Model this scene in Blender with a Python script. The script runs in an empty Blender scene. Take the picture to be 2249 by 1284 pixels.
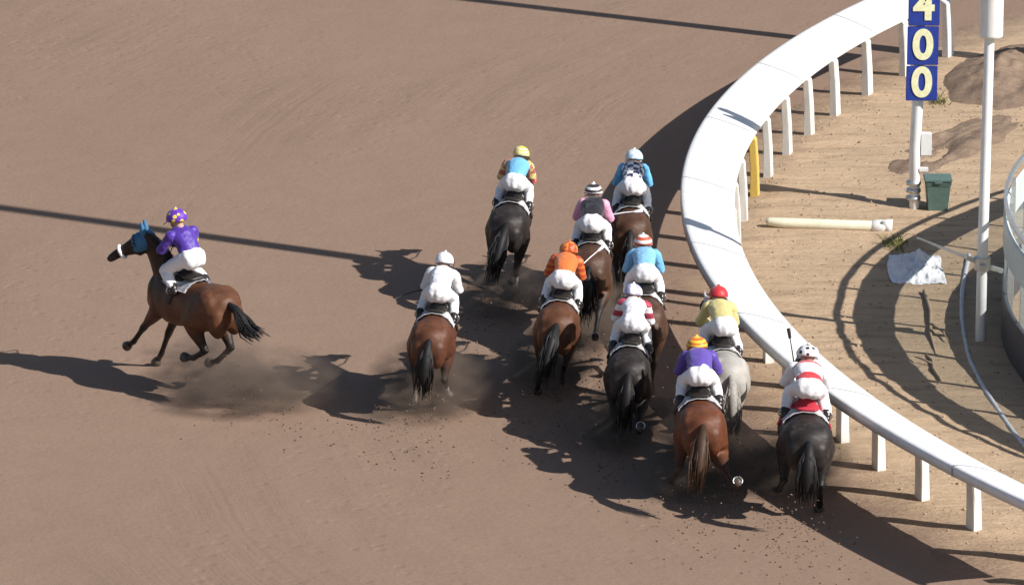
import bpy, bmesh, math, random
import numpy as np
from mathutils import Vector, Matrix, noise as mnoise

R = math.radians
S = bpy.context.scene
C = S.collection
random.seed(7)

# ------------------------------------------------------------------ camera, sky, sun, exposure
CAM_PITCH = R(16.0); FPX = 12701.16; CAM_H = 23.507
cd = bpy.data.cameras.new('camera'); cam = bpy.data.objects.new('camera', cd); C.objects.link(cam)
cam.location = (0, 0, CAM_H); cam.rotation_euler = (R(90) - CAM_PITCH, 0, 0)
cd.sensor_width = 36.0; cd.lens = FPX / 2249 * 36.0
cd.clip_start = 1.0; cd.clip_end = 6000
S.camera = cam

SUN_EL, SUN_AZ = R(37.0), R(117.0)           # azimuth clockwise from +Y
w = bpy.data.worlds.new('World'); S.world = w; w.use_nodes = True
wn = w.node_tree; bg = wn.nodes['Background']
sky = wn.nodes.new('ShaderNodeTexSky'); sky.sky_type = 'NISHITA'; sky.sun_disc = False
sky.sun_elevation = SUN_EL; sky.sun_rotation = SUN_AZ
wn.links.new(sky.outputs[0], bg.inputs[0]); bg.inputs[1].default_value = 0.060
ld = bpy.data.lights.new('sun', 'SUN'); sun = bpy.data.objects.new('sun', ld); C.objects.link(sun)
ld.energy = 4.3; ld.angle = R(0.5); ld.color = (1.0, 0.955, 0.90)
sd = Vector((math.sin(SUN_AZ) * math.cos(SUN_EL), math.cos(SUN_AZ) * math.cos(SUN_EL), math.sin(SUN_EL)))
sun.rotation_euler = sd.to_track_quat('Z', 'Y').to_euler(); sun.location = (30, 40, 40)
S.view_settings.view_transform = 'Standard'; S.view_settings.look = 'None'
S.view_settings.exposure = 0.62; S.view_settings.gamma = 1.0
S.view_settings.use_curve_mapping = False

def at(px, py, z=0.0):
    """world point at height z seen at a pixel of the 2249x1284 photograph"""
    x = (px - 1124.5) / FPX; y = -(py - 642) / FPX
    F = math.cos(CAM_PITCH) + y * math.sin(CAM_PITCH); U = -math.sin(CAM_PITCH) + y * math.cos(CAM_PITCH)
    k = -(CAM_H - z) / U
    return Vector((x * k, F * k, z))

# ------------------------------------------------------------------ helpers
def link(o, parent=None):
    C.objects.link(o)
    if parent: o.parent = parent
    return o
def tag(o, label=None, cat=None, group=None, kind=None):
    if label: o['label'] = label
    if cat: o['category'] = cat
    if group: o['group'] = group
    if kind: o['kind'] = kind
    return o
def empty(name, loc, rotz=0):
    o = bpy.data.objects.new(name, None); o.empty_display_size = .3
    o.location = loc; o.rotation_euler = (0, 0, rotz); return link(o)
def mesh_obj(name, bm, m, parent=None, smooth=True):
    me = bpy.data.meshes.new(name)
    bmesh.ops.recalc_face_normals(bm, faces=bm.faces)
    bm.to_mesh(me); bm.free()
    if smooth: me.polygons.foreach_set('use_smooth', [True] * len(me.polygons))
    if m: me.materials.append(m)
    return link(bpy.data.objects.new(name, me), parent)
def remeshed(name, bm, m, voxel, it=4, parent=None, fac=0.5, fold=0):
    bmesh.ops.recalc_face_normals(bm, faces=bm.faces)
    me = bpy.data.meshes.new('raw'); bm.to_mesh(me); bm.free()
    o = bpy.data.objects.new('raw', me); C.objects.link(o)
    md = o.modifiers.new('r', 'REMESH'); md.mode = 'VOXEL'; md.voxel_size = voxel
    if it:
        sm = o.modifiers.new('s', 'SMOOTH'); sm.iterations = it; sm.factor = fac
    dg = bpy.context.evaluated_depsgraph_get()
    nm = bpy.data.meshes.new_from_object(o.evaluated_get(dg))
    bpy.data.objects.remove(o); bpy.data.meshes.remove(me)
    nm.name = name; nm.materials.clear()
    if m: nm.materials.append(m)
    if fold:
        for v in nm.vertices:
            p = v.co; q = mnoise.noise((p.x * 7 + fold, p.y * 11, p.z * 9)) + .5 * mnoise.noise((p.x * 19, p.y * 24 + fold, p.z * 20))
            v.co = p + v.normal * q * .011
    nm.polygons.foreach_set('use_smooth', [True] * len(nm.polygons))
    return link(bpy.data.objects.new(name, nm), parent)

def tube(bm, pts, rad, seg=12, cap=True, side=Vector((0, 1, 0))):
    """loft through pts; rad entries are r or (side radius, other radius)"""
    pts = [Vector(p) for p in pts]; n = len(pts); rings = []
    if not isinstance(rad, (list, tuple)): rad = [rad] * n
    for i, p in enumerate(pts):
        a = pts[max(i - 1, 0)]; b = pts[min(i + 1, n - 1)]
        t = (b - a).normalized()
        s = side - t * side.dot(t)
        if s.length < .15:
            q = Vector((1, 0, 0)); s = q - t * q.dot(t)
        s.normalize(); u = t.cross(s)
        r = rad[i]; ra, rb = (r if isinstance(r, (tuple, list)) else (r, r))
        rings.append((p, t, s, u, ra, rb))
    full = []
    if cap:
        p, t, s, u, ra, rb = rings[0]
        for k, q in ((-.95, .3), (-.7, .72)): full.append((p + t * k * min(ra, rb), s, u, ra * q, rb * q))
    for p, t, s, u, ra, rb in rings: full.append((p, s, u, ra, rb))
    if cap:
        p, t, s, u, ra, rb = rings[-1]
        for k, q in ((.7, .72), (.95, .3)): full.append((p + t * k * min(ra, rb), s, u, ra * q, rb * q))
    vs = []
    for p, s, u, ra, rb in full:
        vs.append([bm.verts.new(p + s * math.cos(2 * math.pi * j / seg) * ra + u * math.sin(2 * math.pi * j / seg) * rb) for j in range(seg)])
    for a, b in zip(vs, vs[1:]):
        for j in range(seg):
            bm.faces.new((a[j], a[(j + 1) % seg], b[(j + 1) % seg], b[j]))
    bm.faces.new(vs[0][::-1]); bm.faces.new(vs[-1])
def ball(bm, c, r, rot=None, sub=2):
    if not isinstance(r, (tuple, list)): r = (r, r, r)
    M = Matrix.Translation(c) @ (rot.to_4x4() if rot else Matrix.Identity(4)) @ Matrix.Diagonal((*r, 1))
    bmesh.ops.create_icosphere(bm, subdivisions=sub, radius=1, matrix=M)
def box(bm, c, size, rot=None, bevel=0.0):
    M = Matrix.Translation(c) @ (rot.to_4x4() if rot else Matrix.Identity(4)) @ Matrix.Diagonal((*size, 1))
    r = bmesh.ops.create_cube(bm, size=1, matrix=M)
    if bevel:
        es = list({e for v in r['verts'] for e in v.link_edges})
        bmesh.ops.bevel(bm, geom=es, offset=bevel, segments=2, affect='EDGES')

# ------------------------------------------------------------------ materials
def nodes(name, rough=.6, spec=.3):
    m = bpy.data.materials.new(name); m.use_nodes = True; t = m.node_tree
    b = t.nodes['Principled BSDF']; b.inputs['Roughness'].default_value = rough
    b.inputs['Specular IOR Level'].default_value = spec
    return m, t, b
def N(t, typ, **kw):
    n = t.nodes.new(typ)
    for k, v in kw.items():
        if k in n.inputs: n.inputs[k].default_value = v
        else: setattr(n, k, v)
    return n
def ramp(t, src, stops):
    r = t.nodes.new('ShaderNodeValToRGB'); e = r.color_ramp.elements
    while len(e) < len(stops): e.new(.5)
    for i, (p, c) in enumerate(stops):
        e[i].position = p; e[i].color = (*c, 1) if len(c) == 3 else c
    t.links.new(src, r.inputs[0]); return r
def mix(t, fac, a, b, mode='MIX'):
    m = t.nodes.new('ShaderNodeMix'); m.data_type = 'RGBA'; m.blend_type = mode
    for i, v in ((0, fac), (6, a), (7, b)):
        if hasattr(v, 'is_output'): t.links.new(v, m.inputs[i])
        else: m.inputs[i].default_value = v if i == 0 else (*v, 1)
    return m.outputs[2]
def coords(t, scale=(1, 1, 1), rot=(0, 0, 0), geo=False):
    mp = N(t, 'ShaderNodeMapping'); mp.inputs['Scale'].default_value = scale; mp.inputs['Rotation'].default_value = rot
    if geo: t.links.new(N(t, 'ShaderNodeNewGeometry').outputs['Position'], mp.inputs[0])
    else: t.links.new(N(t, 'ShaderNodeTexCoord').outputs['Object'], mp.inputs[0])
    return mp.outputs[0]
def noise_tex(t, vec, scale, detail=4, rough=.6, dist=0):
    n = N(t, 'ShaderNodeTexNoise'); n.inputs['Scale'].default_value = scale; n.inputs['Detail'].default_value = detail
    n.inputs['Roughness'].default_value = rough; n.inputs['Distortion'].default_value = dist
    t.links.new(vec, n.inputs['Vector']); return n.outputs['Fac']
def bump(t, b, h, strength, dist):
    bp = N(t, 'ShaderNodeBump'); bp.inputs['Strength'].default_value = strength; bp.inputs['Distance'].default_value = dist
    t.links.new(h, bp.inputs['Height']); t.links.new(bp.outputs[0], b.inputs['Normal'])
def plain(name, col, rough=.6, spec=.3, var=.12, scale=12, metal=0, bumpd=0):
    m, t, b = nodes(name, rough, spec); v = coords(t)
    n = noise_tex(t, v, scale)
    r = ramp(t, n, [(.3, [c * (1 - var) for c in col]), (.7, [min(1, c * (1 + var)) for c in col])])
    t.links.new(r.outputs[0], b.inputs['Base Color']); b.inputs['Metallic'].default_value = metal
    if bumpd: bump(t, b, n, .6, bumpd)
    return m

def dirt_material():
    m, t, b = nodes('track_dirt', .95, .1); g = coords(t, geo=True)
    big = noise_tex(t, coords(t, (.12, .05, 1), geo=True), 1.0, 5, .6, .4)
    med = noise_tex(t, g, 1.3, 6, .65)
    fine = noise_tex(t, g, 14, 6, .75)
    c = ramp(t, big, [(.3, (.240, .160, .115)), (.7, (.278, .190, .139))]).outputs[0]
    c = mix(t, .45, c, ramp(t, med, [(.3, (.220, .150, .110)), (.7, (.285, .196, .144))]).outputs[0])
    c = mix(t, .35, c, ramp(t, fine, [(.3, (.18, .122, .09)), (.7, (.31, .218, .162))]).outputs[0])
    # harrow combing left by the grader, running round the bend
    geo = N(t, 'ShaderNodeNewGeometry'); sub = N(t, 'ShaderNodeVectorMath', operation='SUBTRACT')
    t.links.new(geo.outputs['Position'], sub.inputs[0]); sub.inputs[1].default_value = (29.9, 82.3, 0)
    ln = N(t, 'ShaderNodeVectorMath', operation='LENGTH'); t.links.new(sub.outputs[0], ln.inputs[0])
    wob = noise_tex(t, coords(t, (.25, .25, 1), geo=True), 1, 3)
    ad = N(t, 'ShaderNodeMath', operation='MULTIPLY_ADD'); t.links.new(wob, ad.inputs[0]); ad.inputs[1].default_value = .7
    t.links.new(ln.outputs['Value'], ad.inputs[2])
    cx = N(t, 'ShaderNodeCombineXYZ'); t.links.new(ad.outputs[0], cx.inputs[0])
    comb = noise_tex(t, cx.outputs[0], 1.7, 5, .75)
    cm = ramp(t, comb, [(.42, (0, 0, 0)), (.62, (1, 1, 1))]).outputs[0]
    near = noise_tex(t, coords(t, (.16, .10, 1), geo=True), 1, 3)
    nm = ramp(t, near, [(.45, (0, 0, 0)), (.66, (.55, .55, .55))]).outputs[0]
    mm = N(t, 'ShaderNodeMath', operation='MULTIPLY'); t.links.new(cm, mm.inputs[0]); t.links.new(nm, mm.inputs[1])
    c = mix(t, mm.outputs[0], c, (.20, .138, .102))
    t.links.new(c, b.inputs['Base Color'])
    vo = N(t, 'ShaderNodeTexVoronoi'); vo.inputs['Scale'].default_value = 3.4; t.links.new(coords(t, (1, 1, .001), geo=True), vo.inputs['Vector'])
    pit = ramp(t, vo.outputs['Distance'], [(.12, (0, 0, 0)), (.30, (1, 1, 1))]).outputs[0]
    used = ramp(t, noise_tex(t, coords(t, (.22, .10, 1), geo=True), 1, 3), [(.42, (0, 0, 0)), (.58, (.55, .55, .55))]).outputs[0]
    pm = N(t, 'ShaderNodeMath', operation='MULTIPLY'); t.links.new(pit, pm.inputs[0]); t.links.new(used, pm.inputs[1])
    hh = N(t, 'ShaderNodeMath', operation='MULTIPLY_ADD'); t.links.new(fine, hh.inputs[0]); hh.inputs[1].default_value = .35
    t.links.new(med, hh.inputs[2])
    h2 = N(t, 'ShaderNodeMath', operation='MULTIPLY_ADD'); t.links.new(mm.outputs[0], h2.inputs[0]); h2.inputs[1].default_value = .5
    t.links.new(hh.outputs[0], h2.inputs[2])
    h3 = N(t, 'ShaderNodeMath', operation='MULTIPLY_ADD'); t.links.new(pm.outputs[0], h3.inputs[0]); h3.inputs[1].default_value = .55
    t.links.new(h2.outputs[0], h3.inputs[2])
    bump(t, b, h3.outputs[0], .45, .05)
    return m
def soil_material(name, a, bcol, dark, edge=False):
    m, t, b = nodes(name, .95, .1)
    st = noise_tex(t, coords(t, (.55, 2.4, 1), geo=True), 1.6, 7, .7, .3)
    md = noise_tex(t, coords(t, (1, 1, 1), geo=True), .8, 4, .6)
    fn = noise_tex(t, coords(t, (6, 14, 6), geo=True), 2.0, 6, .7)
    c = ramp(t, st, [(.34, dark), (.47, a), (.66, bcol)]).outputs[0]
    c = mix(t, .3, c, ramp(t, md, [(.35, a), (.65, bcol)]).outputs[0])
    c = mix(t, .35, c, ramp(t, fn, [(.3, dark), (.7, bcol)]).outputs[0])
    if edge:                                       # worn track sand creeping in under the rail
        geo = N(t, 'ShaderNodeNewGeometry'); sub = N(t, 'ShaderNodeVectorMath', operation='SUBTRACT')
        t.links.new(geo.outputs['Position'], sub.inputs[0]); sub.inputs[1].default_value = (29.9, 82.3, 0)
        sp = N(t, 'ShaderNodeSeparateXYZ'); t.links.new(sub.outputs[0], sp.inputs[0]); cb = N(t, 'ShaderNodeCombineXYZ')
        t.links.new(sp.outputs[0], cb.inputs[0]); t.links.new(sp.outputs[1], cb.inputs[1])
        ln = N(t, 'ShaderNodeVectorMath', operation='LENGTH'); t.links.new(cb.outputs[0], ln.inputs[0])
        ng = noise_tex(t, coords(t, (1, 1, 1), geo=True), 1.4, 6, .7)
        ma = N(t, 'ShaderNodeMath', operation='MULTIPLY_ADD'); t.links.new(ng, ma.inputs[0]); ma.inputs[1].default_value = 1.8
        t.links.new(ln.outputs['Value'], ma.inputs[2])
        mr = N(t, 'ShaderNodeMapRange'); mr.inputs[1].default_value = 27.1; mr.inputs[2].default_value = 28.5; t.links.new(ma.outputs[0], mr.inputs[0])
        c = mix(t, mr.outputs[0], c, ramp(t, fn, [(.3, (.20, .137, .10)), (.7, (.31, .214, .157))]).outputs[0])
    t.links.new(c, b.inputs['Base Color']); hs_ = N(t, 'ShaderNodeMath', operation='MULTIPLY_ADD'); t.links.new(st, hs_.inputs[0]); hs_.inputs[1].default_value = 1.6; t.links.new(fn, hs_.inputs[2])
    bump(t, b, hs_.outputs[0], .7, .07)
    return m
def rail_white(name, col=(.80, .80, .78), dirt=.5):
    m, t, b = nodes(name, .42, .45)
    n = noise_tex(t, coords(t, (3, 3, 1)), 2.2, 6, .7)
    f = noise_tex(t, coords(t, (1, 1, 9)), 14, 5, .7)
    c = ramp(t, n, [(.28, [x * (1 - .28 * dirt) for x in col]), (.55, col)]).outputs[0]
    c = mix(t, ramp(t, f, [(.62, (0, 0, 0)), (.75, (.5, .5, .5))]).outputs[0], c, (.52, .46, .38))
    t.links.new(c, b.inputs['Base Color']); return m
def coat(name, base, hi, points, sock=(.7, .68, .64), rough=.5):
    m, t, b = nodes(name, rough, .28)
    g = noise_tex(t, coords(t, (1, 1, 1)), 3.2, 5, .6, .5)
    h = noise_tex(t, coords(t, (12, 30, 30)), 4, 4, .7)
    c = ramp(t, g, [(.3, base), (.72, hi)]).outputs[0]
    c = mix(t, .25, c, ramp(t, h, [(.3, [x * .6 for x in base]), (.7, hi)]).outputs[0])
    a = N(t, 'ShaderNodeAttribute', attribute_name='points'); c = mix(t, a.outputs['Fac'], c, points)
    s = N(t, 'ShaderNodeAttribute', attribute_name='sock'); c = mix(t, s.outputs['Fac'], c, sock)
    # splashed dirt on legs and belly
    d = noise_tex(t, coords(t), 9, 5, .7)
    dr = ramp(t, d, [(.55, (0, 0, 0)), (.72, (.45, .45, .45))]).outputs[0]
    c = mix(t, dr, c, mix(t, .5, c, (.24, .17, .13)))
    t.links.new(c, b.inputs['Base Color']); bump(t, b, h, .25, .012)
    return m
def silk(name, c1, c2=None, pat=None, scale=1.0, c3=None):
    m, t, b = nodes(name, .45, .35)
    v = coords(t)
    wr = noise_tex(t, coords(t, (3, 9, 9)), 3, 4, .6)
    if not c2: col = mix(t, .5, c1, ramp(t, wr, [(.3, [x * .9 for x in c1]), (.7, c1)]).outputs[0])
    else:
        sx = N(t, 'ShaderNodeSeparateXYZ'); t.links.new(v, sx.inputs[0])
        if pat == 'spots':
            vo = N(t, 'ShaderNodeTexVoronoi'); vo.inputs['Scale'].default_value = 6.5 * scale; vo.inputs['Randomness'].default_value = .35
            t.links.new(v, vo.inputs['Vector'])
            r = ramp(t, vo.outputs['Distance'], [(.33, (1, 1, 1)), (.36, (0, 0, 0))])
        elif pat == 'check':
            ck = N(t, 'ShaderNodeTexChecker'); ck.inputs['Scale'].default_value = 11 * scale; t.links.new(v, ck.inputs['Vector'])
            r = ramp(t, ck.outputs['Fac'], [(.45, (0, 0, 0)), (.55, (1, 1, 1))])
        else:
            ax = {'z': 2, 'x': 0, 'y': 1}[pat[0]]
            mu = N(t, 'ShaderNodeMath', operation='MULTIPLY'); mu.inputs[1].default_value = 9 * scale
            t.links.new(sx.outputs[ax], mu.inputs[0])
            fr = N(t, 'ShaderNodeMath', operation='FRACT'); t.links.new(mu.outputs[0], fr.inputs[0])
            r = ramp(t, fr.outputs[0], [(.48, (0, 0, 0)), (.52, (1, 1, 1))])
        col = mix(t, r.outputs[0], c1, c2)
    t.links.new(col, b.inputs['Base Color']); bump(t, b, wr, .35, .02); b.inputs['Sheen Weight'].default_value = .15
    return m

M = {
 'dirt': dirt_material(),
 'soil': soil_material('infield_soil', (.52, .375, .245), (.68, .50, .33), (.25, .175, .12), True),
 'mound': soil_material('mound_soil', (.25, .175, .125), (.36, .265, .19), (.14, .10, .075)),
 'rail': rail_white('rail_white'), 'post': rail_white('post_white', (.80, .79, .74), .8),
 'yellow': rail_white('post_yellow', (.72, .50, .12), .6), 'cream': rail_white('cream_paint', (.76, .72, .55), .5),
 'seam': plain('rail_joint', (.34, .34, .36), .6), 'galv': plain('galvanised', (.55, .56, .56), .38, .5, .15, 20, .7),
 'teal': plain('barrier_panel', (.50, .56, .56), .5, .4, .08, 2), 'navy': plain('dark_board', (.045, .048, .062), .5, .4, .15, 3), 'rope': plain('pale_hose', (.55, .56, .58), .5),
 'blue': plain('sign_blue', (.025, .05, .30), .4, .4), 'digit': plain('digit_paint', (.85, .83, .52), .5),
 'green': plain('bin_green', (.10, .16, .14), .5, .4), 'sheet': plain('white_sheet', (.78, .77, .78), .6),
 'wood': plain('weathered_wood', (.34, .26, .18), .9), 'grass': plain('grass_blade', (.17, .16, .06), .7),
 'dark': plain('dark_leather', (.02, .017, .015), .45, .4), 'boot': plain('boot_leather', (.025, .02, .02), .3, .5),
 'white_cloth': plain('white_cloth', (.80, .79, .80), .7), 'shoe': plain('shoe_metal', (.60, .59, .57), .42, .5, .1, 9, 1),
 'breeches': plain('white_breeches', (.82, .81, .82), .6, .3, .05), 'skin': plain('skin', (.45, .27, .19), .55),
 'hair': plain('black_hair', (.012, .011, .011), .6, .3, .3, 40), 'brownhair': plain('brown_hair', (.05, .025, .013), .6, .3, .3, 40),
 'greyhair': plain('grey_hair', (.30, .28, .25), .6, .3, .3, 40), 'hoof': plain('hoof_horn', (.09, .075, .06), .5),
 'turf': plain('turf', (.05, .10, .025), .9, .1, .35, 3), 'clod': plain('clod', (.19, .13, .095), .95, .1, .25, 8),
 'lump': plain('lump', (.36, .26, .18), .95, .1, .3, 6),
 'eye': plain('eye', (.01, .008, .008), .15, .5), 'lens': plain('goggle_lens', (.03, .03, .035), .15, .5),
}
for k in ('turf',): pass

# ------------------------------------------------------------------ ground
CX, CY, RB = 29.9, 82.3, 26.62
bm = bmesh.new()
bmesh.ops.create_grid(bm, x_segments=8, y_segments=8, size=1500, matrix=Matrix.Translation((0, 500, 0)))
tag(mesh_obj('dirt_track', bm, M['dirt'], smooth=False), kind='structure')

def ring_sheet(name, r_out, r_in, a0, a1, nr, na, zf, m):
    bm = bmesh.new(); rows = []
    for i in range(na + 1):
        a = a0 + (a1 - a0) * i / na; row = []
        for j in range(nr + 1):
            r = r_out + (r_in - r_out) * j / nr
            x, y = CX + r * math.cos(a), CY + r * math.sin(a)
            row.append(bm.verts.new((x, y, zf(x, y, r))))
        rows.append(row)
    for p, q in zip(rows, rows[1:]):
        for j in range(nr): bm.faces.new((p[j], p[j + 1], q[j + 1], q[j]))
    return tag(mesh_obj(name, bm, m), kind='structure')
def infield_z(x, y, r):
    d = RB + 1.1 - r
    e = min(1, max(0, d / 1.4))
    n = mnoise.fractal((x * .55, y * 1.6, 3.1), .9, 2.1, 5)
    n2 = mnoise.noise((x * .22, y * .22, 9.0))
    return -.014 + e * .07 + (.012 + .018 * e) * n + .03 * e * n2
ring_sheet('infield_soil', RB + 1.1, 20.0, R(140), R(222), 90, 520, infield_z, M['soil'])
bm = bmesh.new(); bmesh.ops.create_circle(bm, cap_ends=True, segments=96, radius=20.2, matrix=Matrix.Translation((CX, CY, .012)))
tag(mesh_obj('infield_turf', bm, M['turf'], smooth=False), kind='structure')

# ------------------------------------------------------------------ running rail
A0, A1 = R(148.5), R(211.5)
rail = tag(empty('running_rail', (CX - RB, CY, 0)), 'long curved white running rail with wide tilted cover on posts round the bend', 'rail')
off = -rail.location
def sweep(prof, a0, a1, n, bm):
    rows = []
    for i in range(n + 1):
        a = a0 + (a1 - a0) * i / n
        rows.append([bm.verts.new(Vector((CX + (RB + dr) * math.cos(a), CY + (RB + dr) * math.sin(a), z)) + off) for dr, z in prof])
    k = len(prof)
    for p, q in zip(rows, rows[1:]):
        for j in range(k): bm.faces.new((p[j], p[(j + 1) % k], q[(j + 1) % k], q[j]))
    bm.faces.new(rows[0][::-1]); bm.faces.new(rows[-1])
cover = [(-.02, 1.00), (.10, 1.062), (.30, 1.135), (.52, 1.20), (.70, 1.243), (.76, 1.245), (.785, 1.225), (.785, 1.11),
         (.765, 1.11), (.76, 1.20), (.52, 1.165), (.30, 1.10), (.10, 1.027), (-.01, .965)]
bm = bmesh.new(); sweep(cover, A0, A1, 260, bm); mesh_obj('rail_cover', bm, M['rail'], rail)
# joints between the lengths of cover
for a in (168.9, 176.6, 184.3, 192.0, 199.7, 207.4, 161.2, 153.5):
    bm = bmesh.new(); aa = R(a)
    prof = [(r, z + .004) for r, z in cover[:6]] + [(.789, 1.225), (.789, 1.108), (.775, 1.108), (.775, 1.215), (.70, 1.236), (.10, 1.05), (-.018, .99)]
    sweep(prof, aa - .0007, aa + .0007, 1, bm)
    mesh_obj('cover_joint', bm, M['seam'], rail, smooth=False)
posts_px = [(2088, 128), (2002, 172), (1918, 215), (1852, 260), (1792, 302), (1740, 345), (1693, 392), (1662, 435), (1635, 487), (1620, 540), (1614, 598), (1620, 660),
            (1640, 730), (1672, 800), (1712, 857), (1770, 918), (1838, 975), (1917, 1037), (2007, 1103), (2117, 1172), (2237, 1245), (2362, 1318)]
for (px, py) in posts_px:
    p = at(px, py); a = math.atan2(p.y - CY, p.x - CX)
    rot = Matrix.Rotation(a, 3, 'Z')
    bm = bmesh.new()
    vs = []
    for z, ro, ri, hw in ((-.05, .02, -.10, .105), (.02, .02, -.10, .105), (.5, .03, -.085, .098), (.93, .06, -.05, .092), (1.045, .12, -.03, .09)):
        zz = (z, z, z, z) if z < 1 else (1.045, 1.045, .975, .975)
        pts = [(ro, -hw), (ro, hw), (ri, hw), (ri, -hw)]
        vs.append([bm.verts.new(rot @ Vector((RB + x, y, zz[i])) + Vector((CX, CY, 0)) + off) for i, (x, y) in enumerate(pts)])
    for q0, q1 in zip(vs, vs[1:]):
        for j in range(4): bm.faces.new((q0[j], q0[(j + 1) % 4], q1[(j + 1) % 4], q1[j]))
    bm.faces.new(vs[0][::-1]); bm.faces.new(vs[-1])
    es = [e for e in bm.edges if abs(e.verts[0].co.z - e.verts[1].co.z) > .05]
    bmesh.ops.bevel(bm, geom=es, offset=.012, segments=2, affect='EDGES')
    y = (px, py) == (1662, 435)
    o = mesh_obj('rail_post', bm, M['yellow'] if y else M['post'], rail, smooth=False)
    if y: o['label'] = 'yellow rail post among the white ones'

# ------------------------------------------------------------------ curved barrier at the right, tall poles, marker
pb = at(2203, 768); RW = 10.5; BX, BY = pb.x + RW, pb.y
bar = tag(empty('barrier', (pb.x, pb.y, 0)), 'tall pale curved barrier wall at the right edge of the infield', 'barrier')
off = -bar.location
def sweep_bar(prof, name, m, a0=R(112), a1=R(252), n=150):
    bm = bmesh.new(); rows = []
    for i in range(n + 1):
        a = a0 + (a1 - a0) * i / n
        rows.append([bm.verts.new(Vector((BX + (RW + dr) * math.cos(a), BY + (RW + dr) * math.sin(a), z)) + off) for dr, z in prof])
    k = len(prof)
    for p, q in zip(rows, rows[1:]):
        for j in range(k): bm.faces.new((p[j], p[(j + 1) % k], q[(j + 1) % k], q[j]))
    bm.faces.new(rows[0][::-1]); bm.faces.new(rows[-1])
    return mesh_obj(name, bm, m, bar, smooth=False)
m, t, b = nodes('tinted_panel', .35, .4)
b.inputs['Base Color'].default_value = (.55, .62, .62, 1)
tr = N(t, 'ShaderNodeBsdfTransparent'); ms = N(t, 'ShaderNodeMixShader'); ms.inputs[0].default_value = .16
tr.inputs[0].default_value = (.95, .97, .97, 1)
t.links.new(tr.outputs[0], ms.inputs[1]); t.links.new(b.outputs[0], ms.inputs[2])
t.links.new(ms.outputs[0], t.nodes['Material Output'].inputs['Surface'])
sweep_bar([(0, -.05), (0, .72), (-.06, .72), (-.06, -.05)], 'lower_board', M['navy'])
sweep_bar([(-.025, .723), (-.025, 1.357), (-.035, 1.357), (-.035, .723)], 'clear_panel', m)
sweep_bar([(0, 1.36), (0, 1.80), (-.03, 1.83), (-.06, 1.80), (-.06, 1.36)], 'upper_board', M['teal'])
sweep_bar([(.0, 1.98), (.0, 2.04), (-.05, 2.04), (-.05, 1.98)], 'handrail', M['galv'])
for i in range(18):
    a = R(114 + i * 8); bm = bmesh.new()
    box(bm, Vector((BX + (RW - .10) * math.cos(a), BY + (RW - .10) * math.sin(a), 1.0)) + off, (.06, .06, 2.1), Matrix.Rotation(a, 3, 'Z'))
    mesh_obj('post', bm, M['galv'], bar, smooth=False)

# tall white lamp mast
p = at(2153, 757)
mast = tag(empty('lamp_mast', p), 'tall slender white mast with a thicker upper column behind the rail', 'mast')
bm = bmesh.new(); tube(bm, [(0, 0, -.05), (0, 0, 1.2), (.03, 0, 4.55)], [.075, .075, .07], 16); mesh_obj('lower_pole', bm, M['rail'], mast)
bm = bmesh.new(); tube(bm, [(.05, 0, 4.52), (.05, 0, 4.56), (.06, 0, 15.5)], [.165, .168, .15], 20, cap=False); mesh_obj('upper_column', bm, M['rail'], mast)
bm = bmesh.new()
tube(bm, [(0, 0, 1.12), (0, 0, 1.30)], .115, 16, cap=False)
box(bm, (-.13, 0, 1.26), (.22, .10, .05), Matrix.Rotation(.35, 3, 'Y')); box(bm, (.17, -.02, 1.14), (.26, .10, .05), Matrix.Rotation(.3, 3, 'Y'))
box(bm, (0, -.12, 1.20), (.10, .10, .06))
mesh_obj('clamp', bm, M['galv'], mast, smooth=False)
bm = bmesh.new(); q = at(2015, 540) - p
tube(bm, [(-.1, 0, 1.25), (q.x, q.y, .12)], .022, 8); mesh_obj('stay_bar', bm, M['galv'], mast)
bm = bmesh.new(); box(bm, (.06, 0, 15.4), (1.6, .35, .25), bevel=.03); mesh_obj('lamp_head', bm, M['galv'], mast, smooth=False)

# a second mast out to the right whose long shadow crosses the far track
p = at(2345, 152)
m2 = tag(empty('lamp_mast', p), 'tall floodlight mast beyond the right side of the picture', 'mast')
bm = bmesh.new(); tube(bm, [(0, 0, -.05), (0, 0, 13)], [.17, .14], 16); mesh_obj('lower_pole', bm, M['rail'], m2)
bm = bmesh.new(); box(bm, (0, 0, 13), (1.4, .3, .25), bevel=.03); mesh_obj('lamp_head', bm, M['galv'], m2, smooth=False)

# distance marker
p = at(2008, 462)
mk = tag(empty('distance_marker', p), 'white distance marker pole carrying blue number boards', 'marker post')
H = lambda py: (462 - py) / (.9613 * 140.5)
bm = bmesh.new()
tube(bm, [(0, 0, -.05), (-.01, 0, 1.0), (.02, 0, H(225)), (.05, .03, H(-40))], [.08, .085, .09, .09], 14)
mesh_obj('pole', bm, M['rail'], mk)
bm = bmesh.new(); box(bm, (.16, 0, H(318)), (.17, .10, .36), bevel=.01); mesh_obj('junction_box', bm, M['rail'], mk, smooth=False)
bm = bmesh.new(); box(bm, (.13, -.03, H(372)), (.14, .09, .05)); mesh_obj('bracket', bm, M['rail'], mk, smooth=False)
bm = bmesh.new()
for zz in (.42, .30, .18): tube(bm, [(-.02, 0, zz), (-.02, 0, zz + .05)], .115, 14, cap=False)
mesh_obj('base_collar', bm, M['galv'], mk)
def text_mesh(ch, size, depth, offset=.02):
    cu = bpy.data.curves.new('t', 'FONT'); cu.body = ch; cu.align_x = 'CENTER'; cu.align_y = 'CENTER'
    cu.size = size; cu.extrude = depth; cu.offset = offset
    o = bpy.data.objects.new('t', cu); C.objects.link(o)
    me = bpy.data.meshes.new_from_object(o.evaluated_get(bpy.context.evaluated_depsgraph_get()))
    bpy.data.objects.remove(o); return me
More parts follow.
